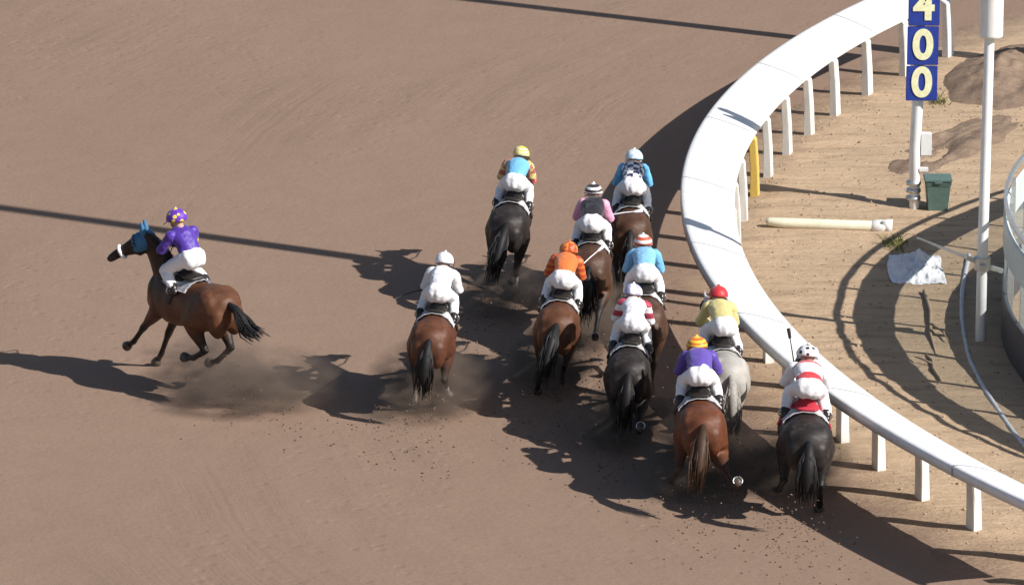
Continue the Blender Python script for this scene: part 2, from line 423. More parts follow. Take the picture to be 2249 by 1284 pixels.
for ch, ya, yb in (('0', 146, 221), ('0', 62, 145), ('4', -22, 61)):
    z0, z1 = H(yb) + .006, H(ya) - .006; zc = (z0 + z1) / 2
    bm = bmesh.new(); box(bm, (.07 + .012 * zc - .03, -.13, zc), (.48, .05, z1 - z0), bevel=.008)
    pn = mesh_obj('number_board', bm, M['blue'], mk, smooth=False)
    me = text_mesh(ch, .64, .006, .022); me.materials.append(M['digit'])
    d = bpy.data.objects.new('digit', me); link(d, pn); d.location = (.04 + .012 * zc, -.162, zc); d.rotation_euler = (R(90), 0, 0)
    d.scale = (.98, 1.0, 1)

# ------------------------------------------------------------------ infield odds and ends
a_, b_ = at(1690, 492, .09), at(1925, 500, .09)
bar_dir = b_ - a_
o = tag(empty('fallen_bar', (a_.x, a_.y, 0), math.atan2(bar_dir.y, bar_dir.x)), 'cream painted bar lying flat on the bare infield soil', 'bar')
L = bar_dir.length
bm = bmesh.new(); tube(bm, [(0, 0, .13), (.25, 0, .11), (L, 0, .11)], [.065, .085, .085], 14); mesh_obj('tube', bm, M['cream'], o)
bm = bmesh.new(); tube(bm, [(L - .02, 0, .11), (L + .10, 0, .11)], .105, 14); box(bm, (L + .16, .05, .13), (.16, .05, .16)); box(bm, (L + .16, -.06, .13), (.16, .05, .16))
mesh_obj('end_fitting', bm, M['post'], o)

p = at(2058, 462)
o = tag(empty('bin', p), 'small dark green bin beside the distance marker pole', 'bin')
bm = bmesh.new()
vs = []
for z, s in ((0, .15), (.44, .19), (.46, .205), (.50, .205)):
    vs.append([bm.verts.new((x * s, y * s, z)) for x, y in ((-1, -1), (1, -1), (1, 1), (-1, 1))])
for q0, q1 in zip(vs, vs[1:]):
    for j in range(4): bm.faces.new((q0[j], q0[(j + 1) % 4], q1[(j + 1) % 4], q1[j]))
bm.faces.new(vs[0][::-1]); bm.faces.new(vs[-1]); bmesh.ops.bevel(bm, geom=list(bm.edges), offset=.012, segments=2, affect='EDGES')
mesh_obj('body', bm, M['green'], o, smooth=False)
bm = bmesh.new(); box(bm, (0, 0, .52), (.43, .43, .035), bevel=.01); box(bm, (0, -.2, .5), (.12, .05, .03)); mesh_obj('lid', bm, M['green'], o, smooth=False)

def crumple(name, px, py, sx, sy, sz, m, label, cat, seed):
    bm = bmesh.new(); n = 64
    g = bmesh.ops.create_grid(bm, x_segments=n, y_segments=n, size=1)
    for v in bm.verts:
        x, y = v.co.x, v.co.y
        d = max(0, 1 - math.hypot(x, y) ** 1.6)
        f = mnoise.fractal((x * 2.2 + seed, y * 2.6, seed), .8, 2.2, 4)
        k = 1 + .25 * mnoise.noise((math.atan2(y, x) * 1.3, seed, 0))
        v.co = (x * sx * k, y * sy * k, max(.004, .02 + sz * d * (.65 + .7 * f) + .03 * f))
    bmesh.ops.solidify(bm, geom=list(bm.faces), thickness=-.006)
    o = mesh_obj(name, bm, m); o.location = at(px, py); o.location.z = .05
    return tag(o, label, cat)
crumple('sheet', 2012, 600, .40, .80, .22, M['sheet'], 'crumpled white sheet heaped on the infield soil', 'sheet', 4.2)
def mound(px, py, sx, sy, sz, label, seed, rot=0):
    bm = bmesh.new(); bmesh.ops.create_grid(bm, x_segments=56, y_segments=56, size=1)
    for v in bm.verts:
        x, y = v.co.x, v.co.y; r = math.hypot(x, y)
        h = max(0, 1 - r * r); h = h ** 1.3
        f = mnoise.fractal((x * 2.4 + seed, y * 2.4, seed), .8, 2.1, 5)
        v.co = (x * sx, y * sy, sz * h * (1 + .32 * f) - .05 + .03 * f * h)
    o = mesh_obj('soil_mound', bm, M['mound']); o.location = at(px, py); o.rotation_euler.z = rot
    return tag(o, label, 'mound')
mound(2215, 175, 1.3, 3.0, .34, 'rough brown soil mound beside the tall mast at the top right', 1.3, -.25)
mound(2090, 330, .9, 3.4, .20, 'low ridge of dark soil behind the marker pole', 5.7, -.45)
def stick(px0, py0, px1, py1, r, label, z1=.06):
    a, b = at(px0, py0, .07), at(px1, py1, .07); v = b - a
    o = tag(empty('stick', (a.x, a.y, .05), math.atan2(v.y, v.x)), label, 'stick')
    bm = bmesh.new(); L = v.length
    tube(bm, [(0, 0, .03), (L * .35, .03, .05), (L * .7, -.03, .04), (L, 0, .02)], [r, r * .9, r * .8, r * .5], 8)
    mesh_obj('shaft', bm, M['wood'], o)
    bm = bmesh.new(); tube(bm, [(L * .55, 0, .05), (L * .7, .14, .08), (L * .82, .2, .06)], [r * .6, r * .5, r * .3], 6); mesh_obj('side_branch', bm, M['wood'], o)
stick(2030, 640, 2056, 778, .03, 'long thin weathered stick lying on lit soil between the dark strips')
stick(2066, 834, 2034, 778, .028, 'short forked branch lying below the long stick')
for (px, py, n, lab) in ((1965, 545, 90, 'olive grass tuft beside the crumpled white sheet'), (2060, 232, 60, 'green grass tuft by the foot of the number boards')):
    bm = bmesh.new()
    for i in range(n):
        x, y = max(-.19, min(.19, random.gauss(0, .08))), max(-.4, min(.4, random.gauss(0, .18))); h = random.uniform(.06, .17); l = random.gauss(0, .09); k = random.gauss(0, .09)
        tube(bm, [(x, y, 0), (x + l * .4, y + k * .4, h * .6), (x + l, y + k, h)], [.008, .006, .002], 4, cap=False)
    ball(bm, (0, 0, -.02), (.22, .5, .05))
    o = mesh_obj('grass_tuft', bm, M['grass']); o.location = at(px, py); o.location.z = .03; tag(o, lab, 'grass tuft')
bm = bmesh.new()
pts = [at(px, py, .05) for px, py in ((2128, 560), (2112, 640), (2112, 705), (2125, 780), (2150, 835), (2185, 890), (2222, 945), (2275, 1010))]
o0 = pts[0].copy(); pts = [q - o0 for q in pts]
fine = []
for i in range(len(pts) - 1):
    for k in range(6): fine.append(pts[i].lerp(pts[i + 1], k / 6))
fine.append(pts[-1])
for _ in range(4): fine = [fine[0]] + [(fine[i - 1] + fine[i] * 2 + fine[i + 1]) / 4 for i in range(1, len(fine) - 1)] + [fine[-1]]
tube(bm, fine, .035, 8); o = mesh_obj('hose', bm, M['rope']); o.location = o0
tag(o, 'pale hose curving along the shaded ground by the barrier', 'hose')

# ------------------------------------------------------------------ horses
TORSO = [(-1.00, 1.26, .07, .11), (-.95, 1.27, .16, .21), (-.84, 1.275, .255, .275), (-.68, 1.265, .31, .325), (-.50, 1.25, .315, .335), (-.30, 1.24, .295, .31),
         (-.05, 1.215, .295, .33), (.20, 1.195, .305, .365), (.40, 1.21, .29, .39), (.58, 1.235, .255, .375), (.74, 1.24, .215, .30), (.88, 1.235, .15, .21), (.95, 1.23, .07, .11)]
def torso_at(x):
    for a, b in zip(TORSO, TORSO[1:]):
        if a[0] <= x <= b[0]:
            k = (x - a[0]) / (b[0] - a[0]); return [a[i] + (b[i] - a[i]) * k for i in range(4)]
    return TORSO[0] if x < TORSO[0][0] else TORSO[-1]
def dirv(a): return Vector((math.sin(R(a)), 0, -math.cos(R(a))))
def hind_leg(s, ang, splay=0):
    th, ga, ca, pa = ang; y = s * .16
    hip = Vector((-.66, y, 1.26)); st = hip + dirv(th) * .40; st.y = s * .215
    hk = st + dirv(ga) * .47; hk.y = s * (.155 + splay * .5)
    ft = hk + dirv(ca) * .41; ft.y = s * (.13 + splay)
    pt = ft + dirv(pa) * .11; pt.y = s * (.13 + splay * 1.1); hf = pt + dirv(pa) * .09; hf.y = pt.y
    return [hip, st, hk, ft, pt, hf]
def fore_leg(s, ang, splay=0, ln=1.0):
    fa, ca, pa = ang
    fk = max(0, min(1, fa / 45)); el = Vector((.50 + .13 * fk, s * .17, 1.02 - .04 * fk)); kn = el + dirv(fa) * .48 * ln; kn.y = s * (.14 + splay * .5)
    ft = kn + dirv(ca) * .37 * ln; ft.y = s * (.125 + splay)
    pt = ft + dirv(pa) * .10; pt.y = ft.y; hf = pt + dirv(pa) * .085; hf.y = ft.y
    return [el, kn, ft, pt, hf]
SHAPE = {'gather': (58, -22, 40, 60), 'reach': (50, -5, 25, 45), 'land': (42, -28, 8, 35), 'push': (20, -48, -22, -5), 'trail': (14, -62, -55, -95), 'kick': (10, -72, -78, -130),
         'freach': (58, 50, 55), 'fland': (36, 34, 60), 'fland2': (24, 12, 40), 'ffold': (48, -70, -120), 'fback': (-28, -38, -60), 'fstand': (2, 2, 35)}
def lerp_pts(a, b, k): return a + (b - a) * k

def make_horse(name, label, mats, pose, neck='run', roll=0, tail='down', splay=(0, 0), extras=None, socks=()):
    coat_m, hair_m = mats
    root = tag(empty(name, (0, 0, 0)), label, 'horse', 'racehorses galloping round the bend')
    bm = bmesh.new()
    # trunk
    rings = []; n = 20
    for x, zc, hw, hh in TORSO:
        ring = []
        for j in range(n):
            a = 2 * math.pi * j / n; c, s_ = math.cos(a), math.sin(a)
            e = .88; cc = math.copysign(abs(c) ** e, c); ss = math.copysign(abs(s_) ** e, s_)
            wy = hw * (1 - .16 * max(0, ss)) if x > -.45 else hw * (1 - .10 * max(0, ss))
            ring.append(bm.verts.new((x, cc * wy, zc + ss * hh)))
        rings.append(ring)
    for p, q in zip(rings, rings[1:]):
        for j in range(n): bm.faces.new((p[j], p[(j + 1) % n], q[(j + 1) % n], q[j]))
    bm.faces.new(rings[0][::-1]); bm.faces.new(rings[-1])
    ball(bm, (.42, 0, 1.50), (.28, .075, .13))                          # withers
    for s in (-1, 1):
        ball(bm, (-.66, s * .135, 1.33), (.27, .165, .25)); ball(bm, (-.84, s * .12, 1.16), (.17, .135, .27))   # croup, buttock
        ball(bm, (.66, s * .13, 1.20), (.19, .12, .30)); ball(bm, (.80, s * .09, 1.10), (.13, .11, .16))         # shoulder, breast
    # neck and head
    if neck == 'run':
        nk = [(.52, 0, 1.30), (.74, 0, 1.43), (.98, 0, 1.60), (1.20, 0, 1.76), (1.32, 0, 1.82)]
        nr = [(.155, .30), (.125, .245), (.10, .19), (.085, .15), (.08, .125)]
        poll = Vector((1.34, 0, 1.84)); hd = Vector((.76, 0, -.64)).normalized()
    else:
        nk = [(.42, 0, 1.30), (.56, 0, 1.52), (.66, 0, 1.73), (.74, 0, 1.92), (.80, 0, 2.02)]
        nr = [(.17, .34), (.15, .29), (.125, .23), (.105, .185), (.09, .14)]
        poll = Vector((.82, 0, 2.05)); hd = Vector((.90, 0, -.43)).normalized()
    up = Vector((-hd.z, 0, hd.x))
    lat = Vector((0, 1, 0)); ny = R((extras or {}).get('neck_yaw', 0))
    if ny:
        b0 = Vector(nk[0]); rz = lambda v, k: Matrix.Rotation(ny * k, 3, 'Z') @ v
        nk = [tuple(b0 + rz(Vector(q) - b0, .6 * i / (len(nk) - 1))) for i, q in enumerate(nk)]
        poll = b0 + rz(poll - b0, .6); hd, up, lat = rz(hd, 1), rz(up, 1), rz(lat, 1)
    hp = lambda d, u=0, y=0: poll + hd * d + up * u + lat * y
    tube(bm, nk, nr, 14)
    tube(bm, [hp(-.03, -.03), hp(.10, -.055), hp(.24, -.06), hp(.38, -.055), hp(.50, -.06), hp(.585, -.075)],
         [(.085, .10), (.105, .135), (.095, .115), (.068, .082), (.058, .068), (.055, .058)], 14, side=lat)
    ball(bm, hp(.17, -.13), (.10, .065, .10))
    for s in (-1, 1):
        tube(bm, [hp(.02, .02, s * .055), hp(-.03, .10, s * .07), hp(-.05, .17, s * .065)], [(.022, .034), (.024, .036), (.008, .010)], 8)
    legs = {}
    for key, s, kind in (('hl', 1, 'h'), ('hr', -1, 'h'), ('fl', 1, 'f'), ('fr', -1, 'f')):
        a = SHAPE[pose[key]] if isinstance(pose[key], str) else pose[key]
        if kind == 'h':
            L = hind_leg(s, a, splay[0] if s > 0 else splay[1]); hip, st, hk, ft, pt, hf = L
            tube(bm, [hip, lerp_pts(hip, st, .5), st, lerp_pts(st, hk, .35), lerp_pts(st, hk, .75), hk, lerp_pts(hk, ft, .3), lerp_pts(hk, ft, .75), ft, pt, hf],
                 [(.15, .25), (.155, .235), (.125, .165), (.10, .125), (.062, .078), (.054, .07), (.040, .05), (.037, .044), (.045, .05), (.038, .042), (.055, .06)], 12)
            back = (hk - st).normalized(); tube(bm, [lerp_pts(st, hk, .8) , hk + (hk - ft).normalized() * .05 - Vector((.03, 0, 0)), lerp_pts(hk, ft, .25)], [.025, .034, .025], 8)
        else:
            L = fore_leg(s, a, 0, (extras or {}).get('reach', 1.0)); el, kn, ft, pt, hf = L
            tube(bm, [Vector((.58, s * .15, 1.22)), el, lerp_pts(el, kn, .35), lerp_pts(el, kn, .8), kn, lerp_pts(kn, ft, .3), lerp_pts(kn, ft, .8), ft, pt, hf],
                 [(.11, .18), (.095, .14), (.08, .10), (.054, .06), (.056, .06), (.038, .045), (.036, .042), (.043, .048), (.036, .04), (.054, .058)], 12)
        legs[key] = L
    body = remeshed('body', bm, coat_m, .021, 5, root)
    me = body.data; nv = len(me.vertices); co = np.empty(nv * 3); me.vertices.foreach_get('co', co); co = co.reshape(-1, 3)
    def seg_d(a, b):
        a = np.array(a); b = np.array(b); v = b - a; k = np.clip(((co - a) @ v) / (v @ v), 0, 1)
        return np.linalg.norm(co - (a + k[:, None] * v), axis=1), k
    pts = np.zeros(nv); sock = np.zeros(nv)
    for key, L in legs.items():
        i0 = 2 if key[0] == 'h' else 1
        d, k = seg_d(L[i0 - 1], L[i0]); pts = np.maximum(pts, (d < .12) * np.clip((k - .2) / .6, 0, 1))
        for i in range(i0, len(L) - 1):
            d, k = seg_d(L[i], L[i + 1]); pts = np.maximum(pts, (d < .085))
        if key in socks:
            d, k = seg_d(L[-3], L[-2]); sock = np.maximum(sock, (d < .07)); d, k = seg_d(L[-4], L[-3]); sock = np.maximum(sock, (d < .07) * (k > .45))
    if (extras or {}).get('shaded_neck'):  # blackish neck coat plus its shade, painted into the neck and head colour
        for i in range(len(nk) - 1):
            d, k = seg_d(nk[i], nk[i + 1]); pts = np.maximum(pts, .85 * np.clip((.36 - d) / .12, 0, 1))
        d, k = seg_d(hp(0, -.05), hp(.4, -.05)); pts = np.maximum(pts, .85 * (d < .17))
    d, k = seg_d(hp(.40, -.05), hp(.60, -.07)); pts = np.maximum(pts, (d < .1) * np.clip(k * 2, 0, 1))
    for nm, arr in (('points', pts), ('sock', sock)):
        at_ = me.attributes.new(nm, 'FLOAT', 'POINT'); at_.data.foreach_set('value', arr.astype(np.float32))
    # hooves and shoes
    for key, L in legs.items():
        pt, hf = L[-2], L[-1]; ax = (hf - pt).normalized()
        bm = bmesh.new(); tube(bm, [pt + ax * .03, hf, hf + ax * .045], [(.048, .050), (.060, .066), (.066, .074)], 14, cap=False)
        hoof = mesh_obj('hoof', bm, M['hoof'], root)
        if key[0] == 'h' or key in ('fl',):
            s = Vector((0, 1, 0)); u = ax.cross(s); c = hf + ax * .052; bm = bmesh.new()
            arc = [c + s * math.sin(q) * .056 + u * math.cos(q) * -.064 for q in np.linspace(-2.15, 2.15, 15)]
            tube(bm, arc, [(.009, .007)] * 15, 6); mesh_obj('shoe', bm, M['shoe'], hoof)
    # tail
    rnd = random.Random(name + label)
    bm = bmesh.new(); base = Vector((-.98, 0, 1.36))
    ends = {'down': [(-.10, 0, -.05), (-.22, 0, -.22), (-.24, 0, -.45), (-.22, .0, -.66)], 'stream': [(-.14, 0, .0), (-.30, 0, -.12), (-.44, .0, -.24), (-.60, .0, -.25)],
            'out': [(-.14, 0, .02), (-.30, .03, -.12), (-.44, .06, -.36), (-.50, .08, -.62)]}[tail]
    core = [base + Vector((.08, 0, .03))] + [base + Vector(q) for q in ends]
    tube(bm, core, [(.04, .05), (.055, .06), (.075, .075), (.065, .07), (.02, .03)], 10)
    for i in range(110):
        ang = rnd.uniform(0, 6.28); rr = rnd.uniform(.25, 1); sp = [0, .04, .10, .13, .12]
        ln = rnd.uniform(.75, 1.2); dy, dz = math.cos(ang) * rr, math.sin(ang) * rr
        pp = []
        for j, q in enumerate(core):
            o_ = Vector((rnd.gauss(0, .012), dy * sp[j] + rnd.gauss(0, .01) * j * .5, dz * sp[j] * .8))
            qq = core[0] + (q - core[0]) * (ln if j == 4 else 1)
            pp.append(qq + o_)
        tube(bm, pp, [.010, .012, .013, .010, .003], 5, cap=False)
    mesh_obj('tail', bm, hair_m, root)
    # mane
    bm = bmesh.new()
    for i in range(90):
        k = rnd.random(); seg = min(3, int(k * 4)); f = k * 4 - seg
        c = Vector(nk[seg]).lerp(Vector(nk[seg + 1]), f); tdir = (Vector(nk[seg + 1]) - Vector(nk[seg])).normalized(); nu = Vector((-tdir.z, 0, tdir.x))
        r_ = nr[seg][1] + (nr[seg + 1][1] - nr[seg][1]) * f
        top = c + nu * (r_ * .94); s = -1 if rnd.random() < .75 else 1; ln = rnd.uniform(.09, .2)
        tube(bm, [top, top + nu * .03 - tdir * .04 + Vector((0, s * .035, 0)), top - nu * ln * .4 - tdir * ln * .6 + Vector((0, s * rnd.uniform(.07, .12), 0))], [.012, .012, .003], 4, cap=False)
    mesh_obj('mane', bm, hair_m, root)
    # tack: saddle cloth, saddle, bridle, reins, stirrups
    ex = extras or {}
    bm = bmesh.new(); rows = []
    for x in np.linspace(-.25, .36, 12):
        _, zc, hw, hh = torso_at(float(x)); row = []
        dr = .10 if x < -.2 else 0
        for j in range(23):
            lo = ex.get('drop', 24); a = R(lo + (180 - 2 * lo) * j / 22); c, s_ = math.cos(a), math.sin(a); e = .88
            cc = math.copysign(abs(c) ** e, c); ss = math.copysign(abs(s_) ** e, s_)
            wy = hw * (1 - .14 * max(0, ss)); o_ = .018 + .004 * math.sin(j * 1.7 + x * 9)
            bulge = .075 * max(0, min(1, (float(x) - .05) / .3)) * max(0, ss) ** 3
            row.append(bm.verts.new((x, cc * (wy + o_), zc + ss * (hh + o_ + .012) + bulge)))
        rows.append(row)
    for p, q in zip(rows, rows[1:]):
        for j in range(22): bm.faces.new((p[j], p[j + 1], q[j + 1], q[j]))
    bmesh.ops.solidify(bm, geom=list(bm.faces), thickness=-.014)
    mesh_obj('saddle_cloth', bm, ex.get('cloth', M['white_cloth']), root)
    bm = bmesh.new()
    tube(bm, [(-.20, 0, 1.605), (-.05, 0, 1.60), (.12, 0, 1.615), (.24, 0, 1.665)], [(.13, .030), (.14, .035), (.11, .035), (.06, .03)], 12)
    for s in (-1, 1): tube(bm, [(.10, s * .10, 1.58), (.12, s * .24, 1.44), (.13, s * .305, 1.25)], [(.02, .11), (.014, .12), (.010, .07)], 10)
    sad = mesh_obj('saddle', bm, ex.get('saddle', M['dark']), root)
    for s in (-1, 1):
        bm = bmesh.new(); f = Vector((.09, s * .255, 1.385))
        tube(bm, [(.12, s * .22, 1.50), f + Vector((0, 0, .11))], [(.006, .016)] * 2, 6)
        arc = [f + Vector((0, math.sin(q) * .055, .05 - .062 * math.cos(q))) for q in np.linspace(0, 6.1, 14)]
        tube(bm, arc, .009, 6); mesh_obj('stirrup', bm, M['shoe'], sad)
    bm = bmesh.new()
    def loop(d, ra, rb, r_, uo=-.055):
        tube(bm, [hp(d, uo + math.sin(q) * rb, math.cos(q) * ra) for q in np.linspace(0, 6.28, 17)], r_, 6, cap=False)
    for s in (-1, 1): tube(bm, [hp(.0, -.03, s * .095), hp(.2, -.05, s * .106), hp(.44, -.07, s * .07)], .010, 6)
    loop(.02, .096, .118, .010, -.05); loop(.15, .112, .148, .009)
    mesh_obj('bridle', bm, M['dark'], root)
    bm = bmesh.new(); loop(.40, .074, .09, .026); mesh_obj('noseband', bm, ex.get('noseband', M['dark']), root)
    hands = ex.get('hands', Vector((.80, .09, 1.70))); bm = bmesh.new()
    for s in (-1, 1):
        h = Vector((hands[0], s * hands[1], hands[2])); bit = hp(.50, -.085, s * .068)
        mid = h.lerp(bit, .55); mid.y = s * max(.15, abs(mid.y)) if neck == 'run' else s * .15
        tube(bm, [h, mid, bit], .009, 6)
    tube(bm, [Vector((hands[0], hands[1], hands[2])), Vector((hands[0] - .08, 0, hands[2] - .1)), Vector((hands[0], -hands[1], hands[2]))], .009, 6)
    mesh_obj('reins', bm, M['dark'], root)
    for s in (-1, 1):
        bm = bmesh.new(); ball(bm, hp(.17, -.01, s * .092), .020); mesh_obj('eye', bm, M['eye'], root)
    if 'hood' in ex:
        bm = bmesh.new()
        tube(bm, [hp(-.02, -.03), hp(.07, -.04), hp(.16, -.05)], [(.098, .115), (.116, .148), (.112, .14)], 16)
        for s in (-1, 1): tube(bm, [hp(.02, .02, s * .055), hp(-.03, .11, s * .072), hp(-.06, .20, s * .066)], [(.034, .044), (.036, .046), (.016, .018)], 8)
        mesh_obj('ear_hood', bm, ex['hood'], root)
    root['roll'] = roll
    return root

# ------------------------------------------------------------------ jockeys
def make_jockey(label, jm, sm, cm, style='crouch', rnd=None, breeches=None, twist=0.0, peak=None):
    root = tag(empty('person', (0, 0, 0)), label, 'person', 'jockeys riding in the race')
    j = (lambda s: rnd.gauss(0, s))
    if style == 'crouch':
        pel = Vector((-.10 + j(.02), 0, 1.90 + j(.015))); ch = Vector((.36 + j(.02), 0, 2.03)); nk = Vector((.50, 0, 2.07)); hd = Vector((.61 + j(.015), j(.015), 2.10 + j(.015)))
        hand = Vector((.80, .09, 1.70)); kz = 1.68; hdir = Vector((.85, twist, -.25)).normalized()
    else:
        pel = Vector((-.06, 0, 1.88)); ch = Vector((.14, 0, 2.15)); nk = Vector((.19, 0, 2.27)); hd = Vector((.26, 0, 2.34))
        hand = Vector((.58, .10, 1.90)); kz = 1.66; hdir = Vector((.95, twist, -.12)).normalized()
    sh = ch.lerp(nk, .35)
    def chain(inf, part):
        bm = bmesh.new()
        if part in ('body', 'torso'):
            tube(bm, [pel, pel.lerp(ch, .45) + Vector((-.02, 0, .02)), ch, sh + Vector((.03, 0, 0))],
                 [(.125 + inf, .115 + inf), (.13 + inf, .11 + inf), (.155 + inf, .12 + inf), (.13 + inf, .085 + inf)], 14)
        if part in ('body', 'breeches'):
            for s in (-1, 1):
                hip = pel + Vector((0, s * .072, -.01)); kn = Vector((.33, s * .195, kz)); an = Vector((.02, s * .242, 1.47))
                ball(bm, pel + Vector((-.05, s * .066, -.01)), (.12 + inf, .092 + inf, .145 + inf))
                end = an if part == 'body' else kn.lerp(an, .93)
                tube(bm, [hip, hip.lerp(kn, .4), hip.lerp(kn, .85), kn], [.100 + inf, .092 + inf, .070 + inf, .060 + inf], 12)
                tube(bm, [kn, kn.lerp(end, .35), end], [.058 + inf, .060 + inf, (.042 if part == 'body' else .047) + inf], 12)
            ball(bm, pel + Vector((-.075, 0, .0)), (.115 + inf, .09, .14 + inf))
            if part == 'breeches': tube(bm, [pel + Vector((-.03, 0, 0)), pel.lerp(ch, .30)], [(.135 + inf, .12 + inf), (.135 + inf, .115 + inf)], 14)
        if part in ('body', 'boot', 'boot-'):
            for s in ((-1, 1) if part == 'body' else ((1,) if part == 'boot' else (-1,))):
                an = Vector((.02, s * .242, 1.47)); kn = Vector((.33, s * .195, kz))
                if part != 'body': tube(bm, [kn.lerp(an, .86), an], [.054 + inf, .045 + inf], 10)
                tube(bm, [an + Vector((-.03, 0, -.05)), an + Vector((.05, 0, -.07)), an + Vector((.17, 0, -.075))], [(.036 + inf, .035 + inf), (.042 + inf, .038 + inf), (.036 + inf, .022 + inf)], 10)
        for s, key in ((1, 'sleeve'), (-1, 'sleeve-')):
            if part in ('body', key):
                a = sh + Vector((0, s * .15, -.02)); e = Vector((hand.x - .30, s * .245, hand.z + .06)); w_ = Vector((hand.x - .04, s * hand.y * 1.15, hand.z + .01))
                tube(bm, [a, a.lerp(e, .5), e, e.lerp(w_, .5), w_], [.072 + inf, .058 + inf, .05 + inf, .045 + inf, .032 + inf], 10)
        if part == 'body':
            tube(bm, [ch, nk, hd], [.08, .055, .06], 10)
            ball(bm, hd, (.098, .078, .105)); ball(bm, hd + hdir * .07 + Vector((0, 0, -.05)), (.055, .05, .06))
            ball(bm, hd + hdir * .115 + Vector((0, 0, -.02)), (.02, .014, .02))
            for s in (-1, 1):
                ball(bm, hd + Vector((-.005, s * .08, -.01)), (.022, .010, .03))
                h = Vector((hand.x, s * hand.y, hand.z)); ball(bm, h, (.045, .026, .045))
        return bm
    body = remeshed('body', chain(0, 'body'), M['skin'], .013, 3, root)
    for s in (-1, 1):                                                      # fingers closed round the reins
        bm = bmesh.new(); h = Vector((hand.x, s * hand.y, hand.z))
        for i, (dz, ln) in enumerate(((.032, .92), (.011, 1.0), (-.010, .95), (-.030, .78))):
            k = h + Vector((.03, s * .018, dz))
            tube(bm, [k, k + Vector((.034 * ln, 0, .003)), k + Vector((.046 * ln, -s * .020, -.004)), k + Vector((.030 * ln, -s * .040, -.006)), k + Vector((.006, -s * .042, -.006))], [.0095, .0092, .0088, .0082, .007], 7)
        ball(bm, h + Vector((.01, 0, 0)), (.046, .024, .044))
        tube(bm, [h + Vector((-.01, -s * .018, .035)), h + Vector((.02, -s * .034, .052)), h + Vector((.05, -s * .036, .046))], [.011, .010, .008], 7)
        mesh_obj('hand', bm, M['skin'], body)
    remeshed('breeches', chain(.014, 'breeches'), breeches or M['breeches'], .018, 7, root, fold=rnd.uniform(1, 50))
    remeshed('jacket', chain(.020, 'torso'), jm, .019, 2, root, fold=rnd.uniform(1, 50))
    for key in ('sleeve', 'sleeve-'): remeshed('sleeve', chain(.017, key), sm, .017, 1, root, fold=rnd.uniform(1, 50))
    for key in ('boot', 'boot-'): remeshed('boot', chain(.010, key), M['boot'], .012, 1, root)
    # helmet with silk cap, peak and strap
    up = (Vector((0, 0, 1)) - hdir * hdir.z).normalized(); sd_ = hdir.cross(up)
    rot = Matrix((hdir, -sd_, up)).transposed()
    bm = bmesh.new()
    bmesh.ops.create_uvsphere(bm, u_segments=24, v_segments=16, radius=1, matrix=Matrix.Diagonal((.155, .132, .142, 1)))
    bmesh.ops.delete(bm, geom=[v for v in bm.verts if v.co.z < -.052], context='VERTS')
    for v in bm.verts:
        if v.co.z < -.02: v.co.x *= 1.03; v.co.y *= 1.03
    bmesh.ops.solidify(bm, geom=list(bm.faces), thickness=.012)
    bmesh.ops.transform(bm, matrix=Matrix.Translation(hd + up * .035) @ rot.to_4x4(), verts=bm.verts)
    hel = mesh_obj('helmet', bm, cm, root)
    bm = bmesh.new(); rows = []
    for k in range(4):
        row = []
        for q in np.linspace(-1.05, 1.05, 13):
            rr = .150 + .024 * k
            row.append(bm.verts.new(Vector((math.cos(q) * rr * 1.02, math.sin(q) * (.128 + .010 * k), -.035 - .012 * k))))
        rows.append(row)
    for p, q in zip(rows, rows[1:]):
        for i in range(12): bm.faces.new((p[i], p[i + 1], q[i + 1], q[i]))
    bmesh.ops.solidify(bm, geom=list(bm.faces), thickness=.008)
    bmesh.ops.transform(bm, matrix=Matrix.Translation(hd + up * .035) @ rot.to_4x4(), verts=bm.verts)
    mesh_obj('peak', bm, peak or M['white_cloth'], hel)
    bm = bmesh.new(); ball(bm, hd + up * .185, (.020, .020, .014)); mesh_obj('button', bm, cm, hel)
    bm = bmesh.new()
    for s in (-1, 1): ball(bm, hd + hdir * .105 + sd_ * s * .033 + up * .01, (.03, .032, .026))
    tube(bm, [hd + hdir * math.cos(q) * .118 + sd_ * math.sin(q) * .098 + up * .015 for q in np.linspace(0, 6.28, 21)], (.012), 6, cap=False)
    mesh_obj('goggles', bm, M['lens'], hel)
    root['hx'], root['hz'] = hd.x, hd.z + .175
    return root, hand

def children(o): return [c for c in bpy.data.objects if c.parent == o]

